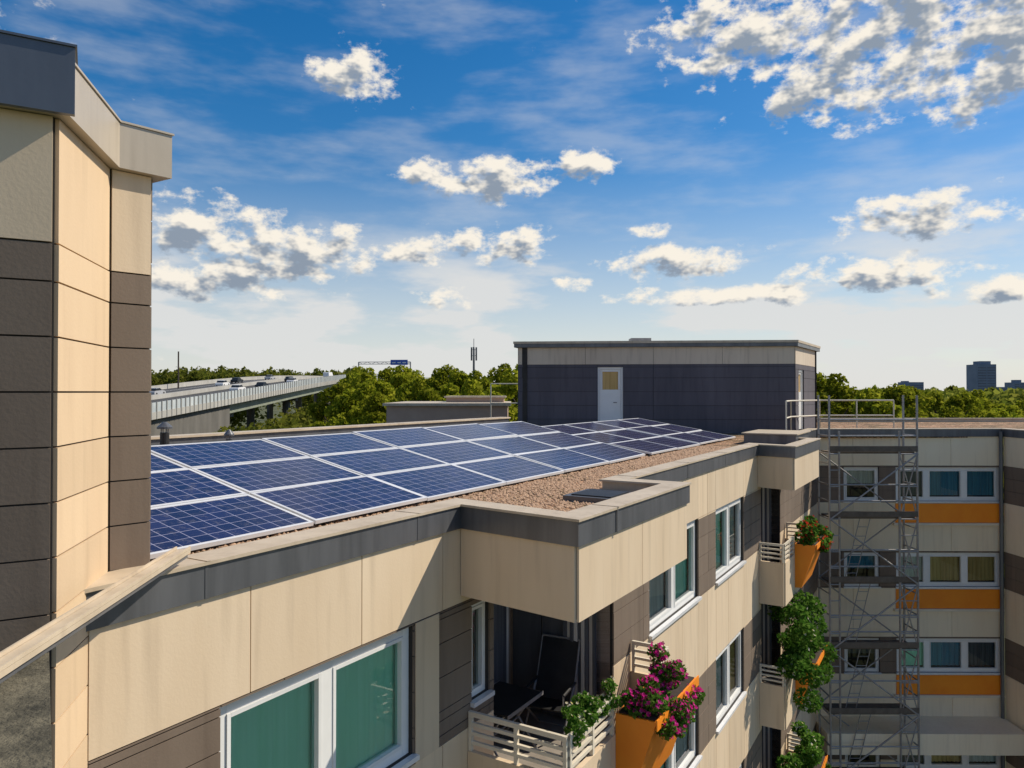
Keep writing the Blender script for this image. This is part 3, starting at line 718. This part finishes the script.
for i in range(0,30):
    B.hexa([(HP(i,.6,0)[0],HP(i,.6,0)[1],0),(HP(i+1,.6,0)[0],HP(i+1,.6,0)[1],0),(HP(i+1,W_-.6,0)[0],HP(i+1,W_-.6,0)[1],0),(HP(i,W_-.6,0)[0],HP(i,W_-.6,0)[1],0),HP(i,.6,-.61),HP(i+1,.6,-.61),HP(i+1,W_-.6,-.61),HP(i,W_-.6,-.61)],'shadeconc')
B.build('piers',hw)
def car(pos,tan,paint,van=False):
    B=MB(); t=Vector(tan).normalized(); sd=Vector((t.y,-t.x,0)).normalized(); up=sd.cross(t)*1.0; 
    if up.z<0: up=-up
    o=Vector(pos)
    def T(x_,y_,z_): return tuple(o+t*x_+sd*y_+up*z_)
    prof=[(-2.2,.35),(-2.25,.75),(-2.1,.95),(-1.5,1.0),(1.0,.98),(2.0,.82),(2.2,.6),(2.2,.35)] if not van else [(-2.6,.4),(-2.65,1.9),(-2.5,2.1),(1.2,2.1),(1.9,1.3),(2.6,1.1),(2.7,.4)]
    roof=[(-1.7,1.0),(-1.25,1.42),(.15,1.45),(1.05,.98)]
    def ext(pr,w0,w1,mat):
        n=len(pr); L=[T(a,-w0,z) for a,z in pr]; R=[T(a,w0,z) for a,z in pr]
        B.poly(L,mat);B.poly(R[::-1],mat)
        for i in range(n): j=(i+1)%n; B.poly([L[i],L[j],R[j],R[i]],mat)
    ext(prof,.88,.88,paint)
    if not van:
        ext(roof,.76,.76,'car_dark'); B.hexa([T(-1.2,-.7,1.43),T(.1,-.7,1.45),T(.1,.7,1.45),T(-1.2,.7,1.43),T(-1.15,-.68,1.48),T(.05,-.68,1.49),T(.05,.68,1.49),T(-1.15,.68,1.48)],paint)
    else:
        B.hexa([T(1.25,-.8,1.35),T(1.85,-.8,1.35),T(1.85,.8,1.35),T(1.25,.8,1.35),T(1.25,-.9,2.0),T(1.32,-.9,2.0),T(1.32,.9,2.0),T(1.25,.9,2.0)],'car_dark')
    for a in (-1.4,1.4):
        for s_ in (-.9,.9): B.cyl(T(a,s_*.82,.33),T(a,s_*1.0,.33),.33,'rubber',n=14)
    B.build('car' if not van else 'van')
for t_,off,pt,vn in ((3.7,7,'car_white',0),(4.15,6,'car_dark',0),(4.9,6,'car_white',0),(5.3,10,'car_dark',0),(4.45,18,'car_white',0),(5.05,21,'car_dark',0),(3.3,18,'car_silver',0),(6.3,7,'car_white',1),(5.9,21,'car_silver',0)):
    i=int(t_/(len(path)-1)*NS); tn=pp[i+1]-pp[i]; car(HP(i,off,.07),tn,pt,vn)
B=MB(); gi=int(8.0/(len(path)-1)*NS)
a=Vector(HP(gi,-7,0));b=Vector(HP(gi,W_/2,0))
B.cyl((a.x,a.y,0),a+Vector((0,0,6.4)),.25,'steel'); B.cyl(b,b+Vector((0,0,6.4)),.25,'steel')
for dz in (5.6,6.4): B.cyl(a+Vector((0,0,dz)),b+Vector((0,0,dz)),.13,'steel')
for j in range(12):
    q0=a.lerp(b,j/12);q1=a.lerp(b,(j+1)/12); B.cyl(q0+Vector((0,0,5.6 if j%2 else 6.4)),q1+Vector((0,0,6.4 if j%2 else 5.6)),.07,'steel')
c0=a.lerp(b,.05);c1=a.lerp(b,.38)
B.hexa([c0+Vector((0,-.4,5.2)),c1+Vector((0,-.4,5.2)),c1+Vector((0,-.3,5.2)),c0+Vector((0,-.3,5.2)),c0+Vector((0,-.4,7.2)),c1+Vector((0,-.4,7.2)),c1+Vector((0,-.3,7.2)),c0+Vector((0,-.3,7.2))],'bluesign')
for j in range(3):
    m0=c0.lerp(c1,.1+.3*j);m1=c0.lerp(c1,.3+.3*j)
    B.hexa([m0+Vector((0,-.42,5.9)),m1+Vector((0,-.42,5.9)),m1+Vector((0,-.41,5.9)),m0+Vector((0,-.41,5.9)),m0+Vector((0,-.42,6.3)),m1+Vector((0,-.42,6.3)),m1+Vector((0,-.41,6.3)),m0+Vector((0,-.41,6.3))],'marking')
B.build('highway_sign_gantry')
B=MB(); p=Vector((-74,164,ZC-1)); B.cyl((p.x,p.y,0),p+Vector((0,0,10)),.25,'bark',.16); B.build('utility_pole')
B=MB(); X,Y=-6.3,122
B.cyl((X,Y,0),(X,Y,ZC+7.2),.35,'fascia',.16,n=10); B.cyl((X,Y,ZC+7.2),(X,Y,ZC+8.8),.05,'fascia')
for a in range(3):
    c,s_=math.cos(a*2.1+.5)*.45,math.sin(a*2.1+.5)*.45
    B.cyl((X+c,Y+s_,ZC+5.2),(X+c,Y+s_,ZC+7.4),.14,'fascia'); B.cyl((X,Y,ZC+6.0),(X+c,Y+s_,ZC+6.0),.04,'steel'); B.cyl((X,Y,ZC+7),(X+c,Y+s_,ZC+7.0),.04,'steel')
B.build('telecom_mast')
def highrise(X,Y,w,d,h,name='distant_high_rise',extra=True):
    B=MB(); f=lambda a,b,c:(X+a,Y+b,c)
    B.box(f,-w/2,w/2,0,d,0,h,'tower_far')
    if extra: B.box(f,-w/4,w/3,d*.2,d*.8,h,h+4,'tower_far')
    n=int(h/3.2)
    for k in range(1,n):
        B.box(f,-w/2+.8,-.6,-.15,-.01,k*3.2,k*3.2+1.5,'tower_win'); B.box(f,.6,w/2-.8,-.15,-.01,k*3.2,k*3.2+1.5,'tower_win')
    B.build(name)
highrise(578,900,23,22,53); highrise(700,1020,14,15,32); highrise(492,920,10,14,29); highrise(655,1000,30,14,26,extra=False); highrise(640,1180,34,14,35,extra=False); highrise(1000,1450,50,14,38,extra=False)
# ------------------------------------------------------------------ trees
def tree_mesh(i,h,r,nleaf,ls):
    B=MB(); lobes=[]
    B.cyl((0,0,0),(.1,.05,h*.35),h*.022,'bark',h*.016,n=10); B.cyl((.1,.05,h*.35),(.0,.2,h*.75),h*.016,'bark',h*.006,n=8)
    for k in range(30):
        z=h*(.32+.62*random.random()); q=(z/h-.32)/.62; rr=r*(math.sin(math.pi*min(1,(q*.82+.16)))**.7)*random.uniform(.35,.95); a=random.uniform(0,6.28)
        L=(math.cos(a)*rr,math.sin(a)*rr,z); s=r*random.uniform(.17,.34); lobes.append((*L,s,s,s*.7))
        B.cyl((.08,.08,max(h*.2,z-rr*.9-1)),L,h*.006,'bark',.03,n=6)
    lobes.append((0,0,h*.94,r*.2,r*.2,h*.06)); lobes.append((0,0,h*.6,r*.5,r*.5,h*.15))
    P=blob_pts(nleaf,lobes); V,Fq=leaf_quads(P,ls,.5,.65)
    o=B.build('deciduous_tree'); me=o.data
    o2=np_obj('crown',V,Fq,['leaf'],np.zeros(len(Fq)))
    bm=bmesh.new(); bm.from_mesh(me); nb_=len(bm.faces); bm.from_mesh(o2.data); bm.faces.ensure_lookup_table()
    for f_ in bm.faces[nb_:]: f_.material_index=1
    bm.to_mesh(me); bm.free(); me.materials.append(M['leaf']); bpy.data.objects.remove(o2); bpy.data.objects.remove(o)
    return me
tms=[tree_mesh(i,20,random.uniform(4.2,5.4),9500,.22) for i in range(5)]
def put(X,Y,h,k=None,rs=1):
    me=tms[random.randrange(5) if k is None else k]; o=bpy.data.objects.new('deciduous_tree',me); scene.collection.objects.link(o)
    s=h/20; o.location=(X,Y,0); o.scale=(s*rs,s*rs,s); o.rotation_euler=(0,0,random.uniform(0,6.28))
for X,Y,top in ((-14.5,74,1.3),(-12.5,68,.5),(-11,84,2.0),(-7,62,1.0),(-3.5,66,1.5),(0,72,2.0),(-19,98,3.0),(-14,94,3.2),(-7,95,3.2),(1,90,3.2),(-24,114,3.8),(-18,116,4.2),(-10,80,1.9),(-4,82,2.3),(4,80,2.6),(3,100,4.6),(-1,104,4.4),(-16,86,1.5),(-9,104,3.6),(-30,146,4.6),(-25,150,5.0),(-19,140,4.6),(-13,130,4.4),(-35,160,4.0),(-17,78,.4),(-21,90,1.0)):
    put(X,Y,ZC+top+random.uniform(-.5,.5),rs=random.uniform(.85,1.1))
for X,Y,top in ((25,52,.6),(31,60,.9),(28,64,1.5),(37,70,.7),(42,78,.5),(34,80,1.5),(48,84,.2),(54,90,.0),(46,94,.6),(60,98,.0),(68,108,.2),(38,88,1.4),(29,70,2.0),(62,90,-.6),(50,74,-.9),(42,64,-1.0),(35,54,-1.2),(58,82,-1.1),(72,100,-.6),(80,112,-.2),(33,92,2.2),(44,104,1.3)):
    put(X,Y,ZC+top+random.uniform(-.4,.4),rs=random.uniform(.9,1.15))
def mass(name,n,fx,fy,ftop,per=260,ls=.9):
    pts=[]
    for i in range(n):
        Y=fy(); X=fx(Y); top=ftop(Y); r=random.uniform(4,6.5)
        lob=[(X+random.uniform(-r,r)*.6,Y+random.uniform(-r,r)*.6,ZC+top-r*random.uniform(.5,1.6),r*.5,r*.5,r*.4) for _ in range(8)]
        lob.append((X,Y,ZC+top-r*.5,r*.4,r*.4,r*.45)); lob.append((X,Y,ZC+top-r*2,r*.9,r*.9,r*.9))
        pts.append(blob_pts(per,lob))
    V,Fq=leaf_quads(np.concatenate(pts),ls,.5,.7); np_obj(name,V,Fq,['leafdark'],np.zeros(len(Fq)))
U=random.uniform
mass('distant_tree_line',230,lambda Y:Y*U(-.60,-.20),lambda:U(300,420),lambda Y:U(7,13)*Y/360,260,.75)
mass('distant_tree_line',190,lambda Y:Y*U(.38,.85),lambda:U(130,330),lambda Y:U(-.8,1.8),260,.7)
mass('distant_tree_line',120,lambda Y:Y*U(-.2,.45),lambda:U(170,330),lambda Y:U(2,5),260,.7)
mass('distant_tree_line',300,lambda Y:Y*U(-.8,.95),lambda:U(450,1400),lambda Y:U(-2,5),110,1.7)
mass('embankment_tree_line',70,lambda Y:U(-46,-34),lambda:U(60,112),lambda Y:-6.0+U(-1.2,.4),260,.45)
mass('embankment_tree_line',110,lambda Y:U(-47,-.25*Y),lambda:U(112,185),lambda Y:(Y-112)*.055-6.0+U(-1.6,.6),260,.5)
mass('embankment_tree_line',70,lambda Y:U(-100,-77),lambda:U(100,230),lambda Y:(Y-112)*.03-4.5+U(-1.2,.4),260,.6)
# ------------------------------------------------------------------ light & sky
az=math.radians(70); el=math.radians(43)
S=Vector((math.sin(az)*math.cos(el),math.cos(az)*math.cos(el),math.sin(el)))
ld=bpy.data.lights.new('sun','SUN'); ld.energy=5.0; ld.angle=math.radians(.5); ld.color=(1,.90,.74)
lo=bpy.data.objects.new('sun',ld); scene.collection.objects.link(lo); lo.rotation_euler=S.to_track_quat('Z','Y').to_euler()
w=bpy.data.worlds.new('World'); scene.world=w; w.use_nodes=True; nt=w.node_tree
try: w.cycles.sampling_method='NONE'
except Exception as e_: print(e_)
bg=nt.nodes['Background']
sky=N(nt,'ShaderNodeTexSky',sky_type='NISHITA'); sky.sun_disc=False; sky.sun_elevation=el; sky.sun_rotation=az; sky.ozone_density=3; sky.dust_density=.4; sky.air_density=1.0
tc=N(nt,'ShaderNodeTexCoord'); sp=N(nt,'ShaderNodeSeparateXYZ'); nt.links.new(tc.outputs['Generated'],sp.inputs[0])
def Mt(nt,op,a,b=None,c=None):
    n=N(nt,'ShaderNodeMath',operation=op)
    for i,x_ in enumerate((a,b,c)):
        if x_ is None: continue
        if isinstance(x_,(int,float)): n.inputs[i].default_value=x_
        else: nt.links.new(x_,n.inputs[i])
    return n.outputs[0]
azn=Mt(nt,'MULTIPLY',Mt(nt,'ARCTAN2',sp.outputs[0],sp.outputs[1]),57.2958)
eln=Mt(nt,'MULTIPLY',Mt(nt,'ARCSINE',sp.outputs[2]),57.2958)
clouds=[(-12.1,22.9,3.2,2.0),(18.0,25.0,7,2.7),(26.0,22.6,7.8,4.0),(33.5,20.6,6,3.0),(31,26,10,4.6),(22.5,20.2,4.2,1.6),(-1.9,16.1,5.8,1.6),(5.4,17.0,2.7,1.2),(-7.5,16.6,1.3,.7),
(-23,11.4,6,2.2),(-17.5,10.6,7,1.8),(-21.9,8.4,8,1.6),(-8.6,10.6,4.2,1.0),(-1.7,11.4,4.8,1.4),(12.8,9.7,5.8,1.2),(10.6,12.1,1.4,.6),(29.2,12.0,5.2,1.5),(26.4,8.3,5.8,1.1),
(15.7,7.1,7,.75),(-4.8,7.2,2.3,.8),(4.6,8.3,1.4,.6),(34,6.7,4.5,.8),(-45,20,12,5),(65,22,14,5),(-130,24,18,6),(10,50,14,5)]
gr=bpy.data.node_groups.new('cloud_density','ShaderNodeTree')
gr.interface.new_socket('A',in_out='INPUT',socket_type='NodeSocketFloat'); gr.interface.new_socket('E',in_out='INPUT',socket_type='NodeSocketFloat'); gr.interface.new_socket('Det',in_out='INPUT',socket_type='NodeSocketFloat')
gr.interface.new_socket('D',in_out='OUTPUT',socket_type='NodeSocketFloat')
gi_=N(gr,'NodeGroupInput'); go=N(gr,'NodeGroupOutput')
cb=N(gr,'ShaderNodeCombineXYZ'); gr.links.new(gi_.outputs[0],cb.inputs[0]); gr.links.new(gi_.outputs[1],cb.inputs[1])
sc=N(gr,'ShaderNodeVectorMath',operation='MULTIPLY'); sc.inputs[1].default_value=(.27,.44,1); gr.links.new(cb.outputs[0],sc.inputs[0])
n1=N(gr,'ShaderNodeTexNoise',noise_dimensions='2D'); n1.inputs['Scale'].default_value=1.35; n1.inputs['Roughness'].default_value=.60; gr.links.new(sc.outputs[0],n1.inputs['Vector']); gr.links.new(gi_.outputs[2],n1.inputs['Detail'])
acc=None
for (ca,ce,ra,re) in clouds:
    s1=N(gr,'ShaderNodeVectorMath',operation='MULTIPLY_ADD'); s1.inputs[1].default_value=(1/ra,1/re,0); s1.inputs[2].default_value=(-ca/ra,-ce/re,0); gr.links.new(cb.outputs[0],s1.inputs[0])
    s3=N(gr,'ShaderNodeVectorMath',operation='DOT_PRODUCT'); gr.links.new(s1.outputs[0],s3.inputs[0]); gr.links.new(s1.outputs[0],s3.inputs[1])
    acc=s3.outputs['Value'] if acc is None else Mt(gr,'SMOOTH_MIN',acc,s3.outputs['Value'],.3)
base=Mt(gr,'MULTIPLY',Mt(gr,'SUBTRACT',1.0,acc),.72)
base=Mt(gr,'MAXIMUM',base,-1.1)
f1=Mt(gr,'MULTIPLY',Mt(gr,'SUBTRACT',n1.outputs['Fac'],.5),3.9)
dsum=Mt(gr,'ADD',base,f1)
gr.links.new(dsum,go.inputs[0])
def dens(a,e,det):
    g=N(nt,'ShaderNodeGroup'); g.node_tree=gr; nt.links.new(a,g.inputs[0]); nt.links.new(e,g.inputs[1]); g.inputs[2].default_value=det; return g.outputs[0]
d0=dens(azn,eln,6.0); d1=dens(Mt(nt,'ADD',azn,.5),Mt(nt,'ADD',eln,.9),3.5)
def sstep(x_,a,b,t0=0,t1=1):
    m=N(nt,'ShaderNodeMapRange',interpolation_type='SMOOTHSTEP'); m.inputs['From Min'].default_value=a;m.inputs['From Max'].default_value=b;m.inputs['To Min'].default_value=t0;m.inputs['To Max'].default_value=t1
    nt.links.new(x_,m.inputs['Value']); return m.outputs['Result']
alpha=sstep(d0,-.16,.72)
shade=sstep(d1,.10,1.0)
mixc=N(nt,'ShaderNodeMix',data_type='RGBA'); nt.links.new(shade,mixc.inputs['Factor']); mixc.inputs['A'].default_value=(8.5,7.9,6.9,1); mixc.inputs['B'].default_value=(2.4,2.9,3.6,1)
hs=N(nt,'ShaderNodeHueSaturation'); hs.inputs['Saturation'].default_value=1.42; hs.inputs['Value'].default_value=.98; nt.links.new(sky.outputs[0],hs.inputs['Color'])
cbv=N(nt,'ShaderNodeCombineXYZ'); nt.links.new(Mt(nt,'MULTIPLY',azn,.06),cbv.inputs[0]); nt.links.new(Mt(nt,'MULTIPLY',eln,.22),cbv.inputs[1])
cn=N(nt,'ShaderNodeTexNoise',noise_dimensions='2D'); cn.inputs['Scale'].default_value=1.4; cn.inputs['Detail'].default_value=5; cn.inputs['Roughness'].default_value=.55; nt.links.new(cbv.outputs[0],cn.inputs['Vector'])
cir=Mt(nt,'MULTIPLY',sstep(cn.outputs['Fac'],.40,.8),.30)
bank=Mt(nt,'MULTIPLY',Mt(nt,'MULTIPLY',sstep(cn.outputs['Fac'],.40,.62),sstep(eln,13,7)),.38)
hz=sstep(eln,-4,19,.92,0)
hzz=Mt(nt,'MINIMUM',Mt(nt,'ADD',Mt(nt,'ADD',hz,cir),bank),.94)
mh=N(nt,'ShaderNodeMix',data_type='RGBA'); nt.links.new(hzz,mh.inputs['Factor']); nt.links.new(hs.outputs['Color'],mh.inputs['A']); mh.inputs['B'].default_value=(6.6,6.6,6.5,1)
mf=N(nt,'ShaderNodeMix',data_type='RGBA'); nt.links.new(alpha,mf.inputs['Factor']); nt.links.new(mh.outputs['Result'],mf.inputs['A']); nt.links.new(mixc.outputs['Result'],mf.inputs['B'])
nt.links.new(mf.outputs['Result'],bg.inputs['Color']); bg.inputs['Strength'].default_value=.112
# ------------------------------------------------------------------ camera
cd=bpy.data.cameras.new('camera'); cd.sensor_width=36; cd.lens=26.0; cd.clip_end=20000; cd.clip_start=.05
co=bpy.data.objects.new('camera',cd); scene.collection.objects.link(co); co.location=(0,0,ZC); co.rotation_euler=(math.radians(90.62),0,0)
scene.camera=co
scene.view_settings.view_transform='Standard'; scene.view_settings.look='None'; scene.view_settings.exposure=0
